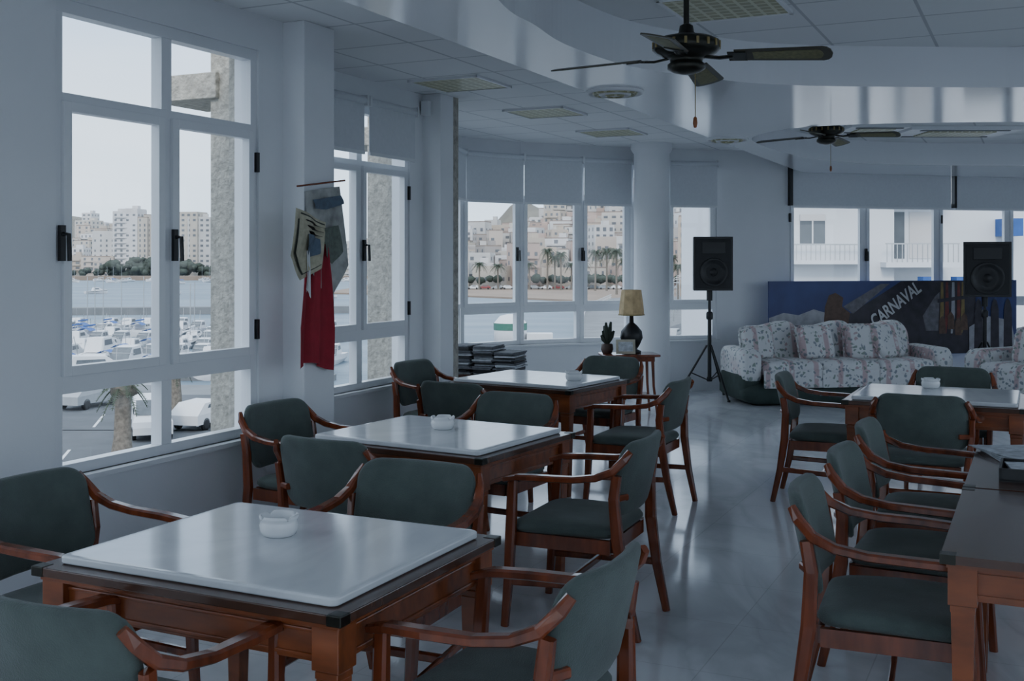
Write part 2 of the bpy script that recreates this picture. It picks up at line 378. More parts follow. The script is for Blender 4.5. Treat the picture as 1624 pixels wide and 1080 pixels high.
# ------------------------------------------------------------------ ceiling fans
def fan(x,y,zh,phi):
    b=MB(); top=2.98-zh
    b.tube([(0,0,.08),(0,0,top)],.013,M_fand,10,ref=(1,0,0))
    b.lathe([(.001,top),(.065,top),(.06,top-.03),(.02,top-.07)],(0,0,0),M_fand)
    b.lathe([(.012,.14),(.03,.13),(.035,.10),(.06,.085),(.12,.075),(.148,.06),(.152,.035),(.15,.02),(.135,.005),(.10,-.01),(.075,-.02),(.072,-.035),(.085,-.045),(.085,-.065),(.06,-.08),(.02,-.09),(.001,-.091)],(0,0,0),M_fand,36)
    for i in range(18):
        a=2*math.pi*i/18; b.box((.149*math.cos(a),.149*math.sin(a),.04),(.012,.012,.03),M_gold,rz=a)
    for i in range(4):
        a=phi+i*math.pi/2; Mt=Matrix.Rotation(a,4,'Z')@Matrix.Rotation(math.radians(2.5),4,'Y')@Matrix.Rotation(math.radians(-13),4,'X')
        b.tube([(.08,0,-.01),(.15,0,-.018),(.21,0,-.012)],[(.018,.006)]*3,M_fand,8,M=Mt)
        b.box((.23,0,-.012),(.08,.09,.006),M_fand,M=Mt)
        def blade(w,r0,r1,z0,z1,m):
            pts=[]
            for k in range(7):
                t=k/6; pts.append((r0+(r1-r0)*t,(w*(.75+.25*t))/2))
            out=[(px,-py) for px,py in pts]+[(r1+w*.28*math.sin(q),-w/2*math.cos(q)) for q in (.5,1.0,1.57,2.14,2.64)]+[(px,py) for px,py in pts[::-1]]
            n=len(out); vs=[(p[0],p[1],z0) for p in out]+[(p[0],p[1],z1) for p in out]
            b.add(vs,[tuple(range(n-1,-1,-1)),tuple(range(n,2*n))]+[(j,(j+1)%n,(j+1)%n+n,j+n) for j in range(n)],m,M=Mt)
        blade(.145,.22,.60,-.009,-.003,M_blade); blade(.095,.30,.575,-.0105,-.0085,M_cane)
    b.tube([(.04,0,-.085),(.04,0,-.28)],.0022,M_gold,5,ref=(1,0,0)); b.lathe([(.001,0),(.008,-.005),(.011,-.03),(.007,-.05),(.001,-.052)],(.04,0,-.28),M_cork,12)
    b.obj('ceiling_fan',(x,y,zh))
fan(.79,5.0,2.535,math.radians(-20)); fan(2.82,9.9,2.735,math.radians(-30))
# ------------------------------------------------------------------ dining chair
def chair_mesh():
    b=MB()
    def bend(x,y,z):
        return (x, -.285+.75*x*x-.22*(y)-z*1.0, .672+y)
    b.pad(.50,.325,.05,.075,M_fab,lambda x,y,z:bend(x,y,z))
    b.pad(.50,.47,.075,.06,M_fab,lambda x,y,z:(x*(1+.06*(y/.235)),y+.01,.445+z-(.012 if z>0 else 0)*(abs(y)/.235)**2))
    b.box((0,.225,.385),(.44,.022,.06),M_wood); b.box((0,-.21,.385),(.42,.022,.06),M_wood)
    for s in(-1,1):
        b.box((s*.235,.01,.385),(.022,.44,.06),M_wood)
        b.tube([(s*.262,.268,0),(s*.258,.25,.22),(s*.262,.238,.42),(s*.272,.225,.655)],[(.014,.016),(.018,.02),(.019,.023),(.015,.02)],M_wood,ref=(0,1,0),sq=True)
        b.tube([(s*.225,-.325,0),(s*.235,-.275,.22),(s*.245,-.245,.42),(s*.268,-.235,.60),(s*.272,-.25,.70)],[(.014,.016),(.018,.021),(.019,.025),(.016,.022),(.014,.02)],M_wood,ref=(0,1,0),sq=True)
        b.tube([(s*.268,.265,.645),(s*.282,.20,.662),(s*.292,.08,.668),(s*.292,-.06,.672),(s*.286,-.16,.686),(s*.276,-.23,.715),(s*.262,-.278,.765),(s*.246,-.30,.80)],[(.018,.012),(.026,.014),(.028,.014),(.024,.014),(.021,.015),(.018,.017),(.015,.017),(.010,.014)],M_wood,ref=(0,0,1),sq=True)
        b.tube([(s*.259,.25,.20),(s*.236,-.275,.22)],[(.010,.016)]*2,M_wood,ref=(0,0,1),sq=True)
        b.tube([(s*.255,-.245,.60),(s*.2,-.27,.60)],[(.012,.014)]*2,M_wood,ref=(0,0,1),sq=True)
    b.tube([(-.247,0,.21),(.247,0,.21)],[(.010,.016)]*2,M_wood,ref=(0,0,1),sq=True)
    return b.mesh('dining_chair')
CH=chair_mesh()
chairs=[(-2.98,2.80,-90),(-2.05,2.08,2),(-1.30,2.69,88),(-2.13,3.36,182),(-2.79,4.24,-4),(-3.48,4.84,-94),(-2.76,5.50,176),
(-3.34,6.42,-6),(-4.08,7.30,-95),(-3.13,8.05,174),(-1.86,4.62,92),(-2.40,6.93,90),
(-.45,3.90,-86),(-.45,4.68,-92),(-.46,5.48,-90),(-.62,7.02,0),(-1.30,7.62,-86),(-.57,8.26,180),(.22,7.5,90)]
for x,y,a in chairs:
    p=R(x,y); inst('dining_chair',CH,(p[0],p[1],0),TH+F(a))
# ------------------------------------------------------------------ tables
def table_mesh(mar=True,w=.96,d=.79,wood=None):
    b=MB(); W,D=w+.10,d+.10; tm=wood or M_woodd
    b.box((0,0,.712),(W,D,.026),tm); b.box((0,0,.692),(W-.03,D-.03,.016),M_wood2)
    for s in(-1,1):
        b.box((0,s*(D/2-.055),.635),(W-.12,.025,.10),M_wood2); b.box((s*(W/2-.055),0,.635),(.025,D-.12,.10),M_wood2)
        b.box((0,s*(D/2-.043),.60),(W-.16,.012,.012),M_wood2); b.box((s*(W/2-.043),0,.60),(.012,D-.16,.012),M_wood2)
        b.box((0,s*(D/2-.043),.665),(W-.16,.012,.01),M_wood2); b.box((s*(W/2-.043),0,.665),(.012,D-.16,.01),M_wood2)
        for t in(-1,1):
            x,y=s*(W/2-.06),t*(D/2-.06)
            b.box((x,y,.63),(.082,.082,.115),M_wood2); b.box((x,y,.56),(.07,.07,.02),M_wood2)
            b.add([(x+i*k,y+j*k,z) for z,k in((0,.022),(.55,.033)) for i,j in((-1,-1),(1,-1),(1,1),(-1,1))],[(3,2,1,0),(4,5,6,7),(0,1,5,4),(1,2,6,5),(2,3,7,6),(3,0,4,7)],M_wood2)
            b.box((s*(W/2-.02),t*(D/2-.02),.712),(.045,.045,.029),M_fand)
    if mar: b.pad(w,d,.026,.02,M_marb,lambda x,y,z:(x,y,.738+z),flat=True,smooth=False)
    return b
TM=table_mesh().mesh('marble_top_table')
def tab(x,y,a):
    p=R(x,y); o=inst('marble_top_table',TM,(p[0],p[1],0),TH+F(a)); bv=o.modifiers.new('bevel','BEVEL'); bv.width=.003; bv.segments=2; bv.limit_method='ANGLE'; bv.angle_limit=F(50)
tab(-2.08,2.705,0); tab(-2.71,4.82,-5); tab(-3.32,7.36,-7); tab(-.60,7.6,0)
TM2=table_mesh(False,.98,.98).mesh('wooden_table')
for y in(4.06,5.16):
    p=R(.27,y); inst('wooden_table',TM2,(p[0],p[1],0),TH)
def ash_mesh():
    b=MB()
    prof=[(.001,0),(.044,0),(.052,.005),(.058,.018),(.060,.034),(.057,.042),(.056,.048),(.060,.054),(.061,.062),(.058,.066),(.053,.064),(.050,.05),(.046,.024),(.001,.018)]
    def zm(k,a):
        if 8<=k<=10:
            q=(a%(math.pi/2))-.4
            return -.010*math.exp(-(q/.13)**2)
        return 0
    b.lathe(prof,(0,0,0),M_cer,64,zmod=zm); return b.mesh('ashtray')
AM=ash_mesh()
for x,y in((-.722,3.42),(-.35,5.58),(.44,7.85),(2.80,7.38)): inst('ashtray',AM,(x,y,.751),.3)
b=MB()
for i in range(5): b.pad(.34,.46,.004,.01,M_paper,lambda x,y,z,i=i:(x*math.cos(i*.1)-y*math.sin(i*.1),y,.727+.006*i+z+.005*math.sin(x*12)),flat=True)
p=R(-.02,5.36); b.obj('newspaper',(p[0],p[1],0),TH+.2)
b=MB(); b.box((0,0,.73),(.34,.26,.01),M_black)
for s in(-1,1): b.box((s*.165,0,.752),(.01,.26,.05),M_black); b.box((0,s*.125,.752),(.33,.01,.05),M_black)
for i in range(4): b.box((0,0,.745+.008*i),(.28,.2,.006),M_paper if i%2 else M_paperd,rz=.06*i)
p=R(.02,4.92); b.obj('newspaper_tray',(p[0],p[1],0),TH)
# ------------------------------------------------------------------ sofas
def ruffle_pillow(b,c,w,h,t,rx,rz,m):
    Mt=Matrix.Translation(c)@Matrix.Rotation(rz,4,'Z')@Matrix.Rotation(rx,4,'X')
    b.pad(w,h,t,.09,m,lambda x,y,z:Mt@Vector((x,y,z)))
    n=64; vs=[]
    for j in range(n):
        a=2*math.pi*j/n; sc=1/max(abs(math.cos(a))**8+abs(math.sin(a))**8,1e-6)**(1/8)
        for k,(q) in enumerate((.96,1.12)):
            vs.append(Mt@Vector((math.cos(a)*sc*w/2*q,math.sin(a)*sc*h/2*q,(.018*math.sin(j*2.4) if k else 0))))
    b.add(vs,[(2*j,2*((j+1)%n),2*((j+1)%n)+1,2*j+1) for j in range(n)],m,True)
def sofa(name,loc,rz,W,seats,pillows):
    b=MB(); D=.92
    b.pad(W,D,.26,.1,M_dgreen,lambda x,y,z:(x,y,.13+z))
    aw=.24
    for s in(-1,1):
        b.pad(D-.04,.40,aw,.14,M_flor,lambda x,y,z,s=s:(s*(W/2-aw/2)+z,x,.42+y))
        b.pad(D-.1,.3,aw+.015,.1,M_dgreen,lambda x,y,z,s=s:(s*(W/2-aw/2)+z,x,.22+y))
    sw=(W-2*aw)/seats
    for i in range(seats):
        x0=-W/2+aw+sw*(i+.5)
        b.pad(sw+.02,.66,.19,.08,M_flor,lambda x,y,z:(x0+x,-.14+y,.40+z))
        b.pad(sw+.05,.20,.02,.02,M_flor,lambda x,y,z:(x0+x,-.475+.012*math.sin(x*40)-z,.30+y))
        b.pad(sw+.03,.50,.24,.14,M_flor,lambda x,y,z:(x0+x,.27+y*.25-z,.62+y+.03*math.sin(x*9)))
    for (x,rx,rzz,s) in pillows: ruffle_pillow(b,(x,-.02,.66),s,s*.9,.17,F(70)+rx,rzz,M_flor)
    return b.obj(name,loc,rz)
sofa('floral_sofa',(3.72,12.72,0),F(8),2.5,3,[(-.25,0,.15,.42),(.35,.1,-.2,.44),(.62,-.1,.5,.44),(-.95,.1,.3,.40)])
sofa('floral_armchair',(5.72,12.05,0),F(-62),1.25,1,[(0,.1,.1,.44),(.25,0,-.3,.4)])
# ------------------------------------------------------------------ speakers on tripods
def speaker(x,y,zb,w,h,rz,ang):
    b=MB(); d=.36
    pts=[(-w/2,-d/2),(w/2,-d/2),(w*.34,d/2),(-w*.34,d/2)]
    b.add([(px,py,z) for z in(zb,zb+h) for px,py in pts],[(3,2,1,0),(4,5,6,7),(0,1,5,4),(1,2,6,5),(2,3,7,6),(3,0,4,7)],M_black)
    b.box((0,-d/2-.006,zb+h*.5),(w*.9,.012,h*.92),M_grille)
    Mx=Matrix.Translation((0,-d/2-.013,zb+h*.34))@Matrix.Rotation(F(90),4,'X')
    b.lathe([(w*.36,0),(w*.36,.008),(w*.31,.01),(w*.28,-.0),(w*.1,-.002),(w*.08,.01),(.001,.012)],(0,0,0),M_black,28,M=Mx)
    Mx=Matrix.Translation((0,-d/2-.013,zb+h*.79))@Matrix.Rotation(F(90),4,'X')
    b.box((0,0,.003),(w*.6,h*.22,.008),M_black,M=Mx)
    b.lathe([(.035,-.12),(.035,.0)],(0,0,zb),M_black,12)
    b.tube([(0,0,.55),(0,0,zb)],.017,M_black,10,ref=(1,0,0)); b.tube([(0,0,.22),(0,0,1.0)],.022,M_black,10,ref=(1,0,0))
    b.lathe([(.035,.0),(.04,.02),(.04,.07),(.03,.09)],(0,0,.92),M_black,12); b.lathe([(.03,0),(.035,.02),(.03,.05)],(0,0,.2),M_black,12)
    for k in range(3):
        a=ang+k*2*math.pi/3; c,s=math.cos(a),math.sin(a)
        b.tube([(c*.03,s*.03,.62),(c*.38,s*.38,.012)],.012,M_black,8,ref=(0,0,1))
        b.tube([(c*.03,s*.03,.22),(c*.215,s*.215,.30)],.008,M_black,6,ref=(0,0,1))
        b.lathe([(.001,-.012),(.018,-.01),(.018,.012),(.001,.015)],(c*.385,s*.385,.012),M_black,10)
    b.obj('loudspeaker_on_tripod',(x,y,0),rz,bevel=.008)
speaker(2.30,12.85,1.26,.46,.62,F(4),F(170)); speaker(5.72,13.35,1.17,.54,.66,F(-14),F(30))
# ------------------------------------------------------------------ poster
ang=math.atan2(1.4,4.85)
cw2=mat('print_lettering',(.72,.72,.74),.5,noise=(9,.15))
def poster():
    o0=(3.155,13.56)
    b=MB()
    cb=mat('print_blue',(.065,.085,.25),.45,noise=(2,.4)); cw=mat('print_white',(.48,.48,.52),.45,noise=(9,.4))
    cd=mat('print_dark',(.06,.052,.07),.45,noise=(8,.5)); cbr=mat('print_brown',(.17,.10,.07),.5,noise=(18,.5))
    cr=mat('print_red',(.25,.055,.045),.45,noise=(12,.5)); cy=mat('print_yellow',(.32,.24,.09),.5,noise=(12,.4)); cg=mat('print_grey',(.22,.21,.24),.5,noise=(14,.5))
    b.box((3.65/2,.01,.875),(3.65,.02,.95),cb)
    U=lambda px:(px-1218)*.00931; Z=lambda py:1.35-(py-447)*.0078
    lay=[0]
    def poly(pts,m):
        lay[0]+=1; y=-.0006*lay[0]; b.add([(U(x),y,Z(z)) for x,z in pts],[tuple(range(len(pts)))],m)
    poly([(1218,505),(1240,497),(1262,501),(1285,492),(1310,500),(1335,568),(1218,568)],cw)
    poly([(1218,519),(1300,516),(1340,568),(1218,568)],cd)
    poly([(1300,520),(1302,488),(1308,470),(1318,466),(1330,474),(1328,488),(1342,500),(1340,568),(1300,568)],cbr)
    poly([(1330,568),(1340,500),(1395,465),(1420,448),(1540,448),(1545,568)],cd)
    poly([(1330,488),(1388,452),(1402,452),(1345,500)],cg)
    poly([(1455,505),(1474,474),(1482,466),(1480,530),(1460,530)],cg)
    for x,m in((1484,cy),(1492,cr),(1502,cw),(1511,cr),(1518,cy)): poly([(x,450),(x+4,450),(x+5,500),(x+1,535),(x-2,535)],m)
    for x,y in((1486,505),(1500,498),(1512,508),(1522,500)): poly([(x-5,y+30),(x-5,y+8),(x,y),(x+5,y+8),(x+6,y+30)],cbr)
    poly([(1478,478),(1525,472),(1525,478),(1478,484)],cd)
    poly([(1530,525),(1560,507),(1600,515),(1610,568),(1530,568)],cw)
    for x in(1545,1572,1594): poly([(x-7,568),(x-6,495),(x-3,482),(x,478),(x+4,482),(x+7,497),(x+8,568)],cd)
    o=b.obj('carnival_poster',(o0[0],o0[1],0),ang)
    tcu=bpy.data.curves.new('lettering','FONT'); tcu.body='CARNAVAL'; tcu.size=.20; tcu.align_x='CENTER'; tcu.align_y='CENTER'; tcu.extrude=.0008; tcu.offset=.005
    to=bpy.data.objects.new('tmp',tcu); col.objects.link(to); bpy.context.view_layer.update()
    me=bpy.data.meshes.new_from_object(to.evaluated_get(bpy.context.evaluated_depsgraph_get())); bpy.data.objects.remove(to)
    me.materials.clear(); me.materials.append(cw2)
    t=bpy.data.objects.new('lettering',me); col.objects.link(t); t.parent=o
    t.matrix_local=Matrix.Translation((U(1411),-.018,Z(486)))@Matrix.Rotation(F(90),4,'X')@Matrix.Rotation(F(34),4,'Z')@Matrix.Diagonal((.80,1.15,1,1))
poster()
# ------------------------------------------------------------------ side table, lamp, trinkets
tx,ty=1.20,11.6
b=MB(); b.pad(.60,.42,.025,.05,M_wood,lambda x,y,z:(x,y,.617+z),flat=True); b.box((0,0,.58),(.48,.32,.05),M_wood)
for i in(-1,1):
    for j in(-1,1): b.tube([(i*.22,j*.14,.60),(i*.23,j*.15,.3),(i*.26,j*.18,0)],[.018,.014,.012],M_wood,8,ref=(1,0,0))
b.box((0,0,.2),(.42,.28,.015),M_wood); b.obj('wooden_side_table',(tx+.03,ty,0),.1)
b=MB(); zb=.632
b.lathe([(.001,0),(.10,0),(.105,.02),(.06,.04),(.09,.09),(.12,.16),(.11,.23),(.06,.29),(.025,.32),(.02,.40),(.012,.42),(.012,.46)],(0,0,zb),M_black,24)
b.lathe([(.135,.40),(.125,.52),(.11,.62),(.105,.665)],(0,0,zb),M_lshade,8,smooth=False); b.lathe([(.132,.40),(.12,.52),(.102,.665)],(0,0,zb),M_lshade,8,smooth=False)
b.lathe([(.14,.395),(.138,.41)],(0,0,zb),M_gold,8,smooth=False); b.lathe([(.001,.66),(.105,.662)],(0,0,zb),M_gold,8)
b.obj('table_lamp',(tx+.06,ty+.04,0))
b=MB(); b.lathe([(.001,0),(.05,0),(.065,.04),(.06,.09),(.05,.1),(.001,.095)],(0,0,zb),mat('terracotta_dark',(.10,.06,.05),.6,noise=(12,.4)),16)
for i in range(9):
    a=i*.9; r=.03+.03*(i%3)/2; h=.10+.045*((i*7)%4)
    b.tube([(0,0,zb+.09),(r*math.cos(a),r*math.sin(a),zb+.09+h*.6),(1.6*r*math.cos(a),1.6*r*math.sin(a),zb+.09+h)],[.014,.026,.012],M_tree,8,ref=(1,0,0))
b.obj('potted_succulent',(tx-.20,ty,0))
b=MB(); Mt=Matrix.Rotation(F(-12),4,'X'); b.box((0,0,.09),(.20,.012,.15),mat('frame_cream',(.55,.50,.38),.5,noise=(15,.3)),M=Mt); b.box((0,-.008,.09),(.15,.004,.10),M_paper,M=Mt)
b.tube([(0,.02,.13),(0,.06,.0)],.006,M_black,6,ref=(1,0,0)); b.obj('picture_frame',(tx-.02,ty-.16,zb-.010))
b=MB(); b.box((0,0,.46),(.74,.50,.03),M_woodd)
for i in(-1,1):
    for j in(-1,1): b.box((i*.33,j*.21,.2225),(.05,.05,.445),M_woodd)
b.box((0,0,.42),(.66,.42,.05),M_woodd); b.obj('low_table',(-.25,11.1,0),F(-20))
b=MB()
for cx in(-.22,.03,.25):
    z=.475
    for i in range(17):
        t=.014+.006*random.random(); b.box((cx+random.uniform(-.012,.012),random.uniform(-.03,.03),z+t/2),(.21,.36,t*.8),random.choice([M_paper,M_paperd,M_paperd,M_black]),rz=random.uniform(-.08,.08)); z+=t
        if cx==.25 and i>11: break
b.obj('newspaper_stack',(-.25,11.1,0),F(-20))
# ------------------------------------------------------------------ pennants and flag on pillar (room frame)
def cloth(b,y0,y1,z0,z1,x,m,amp,fr,taper=lambda v:1,ph=0,nu=30,nv=18):
    def fn(u,v):
        k=taper(v); yc=(y0+y1)/2; y=yc+(u-.5)*(y1-y0)*k
        return (x+.02+amp*math.sin(u*fr+ph+v*1.2)+amp*.4*math.sin(u*fr*2.3+v*3), y, z1+(z0-z1)*v+.03*math.sin(u*5)*v)
    b.grid(fn,nu,nv,m)
b=MB()
cloth(b,5.06,5.42,.99,1.70,-3.78,M_red,.022,15,lambda v:.45+.55*min(1,v*1.5)**.8)
cloth(b,5.10,5.15,1.42,1.66,-3.755,M_white,.008,8,lambda v:.4+.4*v)
b.obj('red_flag',(0,0,0),TH)
b=MB()
b.tube([(-3.76,5.06,2.02),(-3.74,5.50,2.08)],.006,M_wood,6)
def pen(yc,w,zt,h,x,m,rot):
    Mt=Matrix.Translation((x,yc,zt))@Matrix.Rotation(rot,4,'X')
    def fn(u,v): 
        yy=(u-.5)*w; zz=-h*v*(.72+.28*(1-abs(2*u-1)))
        return Mt@Vector((.014*math.sin(u*6+v*2),yy,zz))
    b.grid(fn,10,10,m)
cream=mat('pennant_cream',(.52,.49,.36),.7,noise=(30,.3))
pen(5.31,.36,2.02,.66,-3.765,M_penn,F(8))
pen(5.16,.30,1.86,.38,-3.735,cream,F(-14))
pen(5.16,.265,1.845,.335,-3.730,mat('pennant_dark',(.05,.06,.05),.7,noise=(30,.3)),F(-14))
pen(5.16,.25,1.835,.315,-3.725,cream,F(-14))
pen(5.17,.12,1.74,.12,-3.720,mat('pennant_blue',(.12,.16,.22),.7,noise=(30,.3)),F(-14))
for k in range(3): pen(5.165,.19-.03*k,1.815-.028*k,.010,-3.719,M_black,F(-14))
pen(5.33,.29,1.97,.07,-3.745,bpy.data.materials['pennant_blue'],F(8))
pen(5.36,.17,1.80,.22,-3.742,mat('pennant_green',(.15,.18,.15),.7,noise=(40,.4)),F(8))
b.obj('club_pennants',(0,0,0),TH)
# ------------------------------------------------------------------ exterior
ZG,ZS=-7.4,-8.9
def seamat():
    m=bpy.data.materials.new('sea_water'); m.use_nodes=True; nt=m.node_tree; b=nt.nodes['Principled BSDF']
    b.inputs['Roughness'].default_value=.5; b.inputs['Specular IOR Level'].default_value=.2
    tc=nt.nodes.new('ShaderNodeTexCoord'); n=nt.nodes.new('ShaderNodeTexNoise'); n.inputs['Scale'].default_value=.10; n.inputs['Detail'].default_value=7
    mp=nt.nodes.new('ShaderNodeMapping'); mp.inputs['Scale'].default_value=(.3,1,1)
    nt.links.new(tc.outputs['Object'],mp.inputs[0]); nt.links.new(mp.outputs[0],n.inputs['Vector'])
    r=nt.nodes.new('ShaderNodeValToRGB'); r.color_ramp.elements[0].position=.35; r.color_ramp.elements[1].position=.65
    r.color_ramp.elements[0].color=(.10,.145,.185,1); r.color_ramp.elements[1].color=(.165,.21,.25,1)
    nt.links.new(n.outputs['Fac'],r.inputs[0]); nt.links.new(r.outputs[0],b.inputs['Base Color'])
    bp=nt.nodes.new('ShaderNodeBump'); bp.inputs['Strength'].default_value=.5; bp.inputs['Distance'].default_value=.3
    n2=nt.nodes.new('ShaderNodeTexNoise'); n2.inputs['Scale'].default_value=.8; nt.links.new(tc.outputs['Object'],n2.inputs['Vector'])
    nt.links.new(n2.outputs['Fac'],bp.inputs['Height']); nt.links.new(bp.outputs[0],b.inputs['Normal'])
    return m
b=MB(); b.add([(-1800,-300,ZS),(1800,-300,ZS),(1800,2500,ZS),(-1800,2500,ZS)],[(0,1,2,3)],seamat()); b.obj('sea')
slab('quay_ground',[(-90,-60),(-90,80),(2,80),(6,110),(13,200),(24,268),(120,330),(200,330),(200,-60)],ZS-1,ZG,M_conc)
slab('parking_lot',[(-60,20),(-60,74),(-3,74),(-3,20)],ZG-.2,ZG+.03,M_asph)
slab('coast_road',[(7,40),(9,110),(34,190),(72,330),(84,330),(50,190),(26,110),(18,40)],ZG-.2,ZG+.03,M_asph)
slab('beach',[(-60,352),(-14,322),(29,268),(130,310),(160,520),(-60,480)],ZS-1,ZS+.5,M_sand)
b=MB()
for i in range(14):
    for k in range(3):
        b.box((-40+i*2.8,38+k*12,ZG+.036),(.14,5,.01),M_white,rz=.25)
for i in range(3): b.box((-22,34.5+k*12,ZG+.036),(40,.14,.01),M_white)
b.obj('parking_lines')
def hz(X,D):
    s=X/max(D,1)
    if s>-.075:
        top=15+max(0,(s+.01))*230
        e=math.exp(-((s-.004)/.022)**2)*17*min(1,max(0,(D-640)/40))
        return -8.0+min(max((D-400)/230,0),1.12)*(top+8)+e+2*mnoise.noise(Vector((X*.02,D*.02,0)))
    return -8.0
pal=[mat('render_%d'%i,c,.9,noise=(.15,.12)) for i,c in enumerate([(.50,.49,.48),(.44,.40,.35),(.42,.36,.30),(.56,.55,.55),(.40,.31,.27),(.47,.44,.40),(.33,.305,.29),(.46,.40,.35)])]  # pale, desaturated tones put distance haze into the wall colours
M_roof=mat('roof_tile',(.26,.21,.18),.9,noise=(.5,.3))
M_win=mat('distant_window',(.13,.14,.155),.5,noise=(.3,.3))
def building(b,X,D,z,w,d,h,rz,m,fl=3.0,wm=None):
    wm=wm or M_win
    b.box((X,D,z+h/2-2),(w,d,h+4),m,rz=rz)
    b.box((X,D,z+h+.25),(w*.98,d*.98,.5),random.choice([M_roof,m,m]),rz=rz)
    if random.random()<.4: b.box((X+w*.2,D,z+h+1.2),(w*.3,d*.3,2.4),m,rz=rz)
    c,s=math.cos(rz),math.sin(rz)
    nf=max(1,int(h/fl)); nw=max(2,int(w/random.uniform(2.6,3.6)))
    bal=random.random()<.4; wk=random.choice([.3,.4,.5]); hk=random.choice([.38,.45,.55])
    for f in range(nf):
        zz=z+fl*(f+.55)
        for k in range(nw):
            if random.random()<.15: continue
            lx=-w/2+w*(k+.5)/nw; ly=-d/2-.06; ww=w/nw*wk; hh=fl*hk
            vs=[(lx+a*ww/2,ly,zz+q*hh/2) for a,q in((-1,-1),(1,-1),(1,1),(-1,1))]
            b.add([(X+x*c-y*s,D+x*s+y*c,q) for x,y,q in vs],[(0,1,2,3)],wm)
        if bal: b.box((X+(-d/2-.5)*-s,D+(-d/2-.5)*c,zz-fl*.4),(w*.8,1.0,.9),m,rz=rz)
        for k in range(max(1,int(d/4))):
            ly=-d/2+d*(k+.5)/max(1,int(d/4)); 
            for sx in(-1,1):
                lx=sx*(w/2+.06); vs=[(lx,ly+a*.6,zz+q*.7) for a,q in((-1,-1),(1,-1),(1,1),(-1,1))]
                b.add([(X+x*c-y*s,D+x*s+y*c,q) for x,y,q in vs],[(0,1,2,3)],wm)
def blob(b,c,r,m,seg=8,st=5):
    vs=[];
    for i in range(st+1):
        th=math.pi*i/st
        for j in range(seg):
            a=2*math.pi*j/seg; q=r*(1+random.uniform(-.22,.22)); vs.append((c[0]+q*math.sin(th)*math.cos(a),c[1]+q*math.sin(th)*math.sin(a),c[2]+q*.8*math.cos(th)))
    b.add(vs,[(i*seg+j,i*seg+(j+1)%seg,(i+1)*seg+(j+1)%seg,(i+1)*seg+j) for i in range(st) for j in range(seg)],m,True)
b=MB()
def tf(u,v):
    D=395+v*340; s=-.08+u*.42; X=s*D; return (X,D,hz(X,D)+(-3 if v==0 else 0))
b.grid(tf,70,30,M_hill)
for row in range(16):
    D=405+row*14.5
    s=-.075+random.uniform(0,.01)
    while s<.24:
        w=random.uniform(6,13); X=s*D+w/2; h=random.choice([5,6,6,9,9,12]) if row>0 else random.choice([6,9,12,15])
        if row>=14 and s<.02: h*=.6
        if random.random()<.90: building(b,X,D+random.uniform(-4,4),hz(X,D)+.5,w,random.uniform(8,11),h,random.uniform(-.5,.5),random.choice(pal),fl=random.choice([2.8,3.0,3.2]))
        s+=(w+random.choice([-1,0,1,4]))/D
for i in range(120):
    s=random.uniform(-.07,.2); D=random.uniform(420,640); X=s*D; blob(b,(X,D-8,hz(X,D-8)+1.5),random.uniform(1.5,3),M_tree)
for i in range(50):
    s=random.uniform(-.07,.2); D=random.uniform(392,398); blob(b,(s*D,D,-5.5+random.uniform(0,1)),random.uniform(1.0,2.0),M_tree)
b.obj('hillside_town')
b=MB()
def lz(s,v):
    X=s*(640+v*420); D=640+v*420
    e=math.exp(-((s+.40)/.05)**2)*32+math.exp(-((s+.28)/.08)**2)*17+5
    return -9.2+min(1,v*1.6)**1.2*(e+9)+(5*mnoise.noise(Vector((X*.02,D*.02,1)))+3*mnoise.noise(Vector((X*.07,D*.07,1))))*v
def lf(u,v):
    D=640+v*420; s=-.56+u*.50; return (s*D,D,lz(s,v))
b.grid(lf,90,24,M_hill)
for i in range(330):
    s=random.uniform(-.47,-.09); D=650+240*random.random()**1.2; w=random.uniform(8,18)
    if s<-.385 and D>800: continue
    building(b,s*D,D,lz(s,(D-640)/420)+.3,w,12,random.choice([6,6,9,9,12,15]),random.uniform(-.4,.4),random.choice(pal[:4]+[pal[5],pal[7]]))
for px,t,w in((197,337,13),(210,333,12),(226,346,16),(243,342,10),(299,338,18),(318,346,13),(262,352,14),(172,368,14),(545,384,18),(560,398,15)):
    D=655; z=1.6+(414-t)*D/1750; building(b,(px-812)/1750*D,D,-6,w,13,z+6,random.uniform(-.4,.4),pal[random.choice([0,3,1])])
for i in range(230):
    s=random.gauss(-.325,.035) if i<130 else random.uniform(-.45,-.1); D=random.uniform(622,638); k=math.exp(-((s+.325)/.045)**2)
    blob(b,(s*D,D,-6+random.uniform(0,1.5+9*k)),random.uniform(1.3,2.2+1.6*k),M_tree)
b.obj('far_shore_town')
slab('breakwater',[(-340,596),(-60,600),(-50,612),(-340,618)],ZS-1,-6.6,M_sand)
slab('harbour_pier',[(-140,205),(-30,222),(-30,226),(-140,211)],ZS-1,ZS+1.4,M_conc)
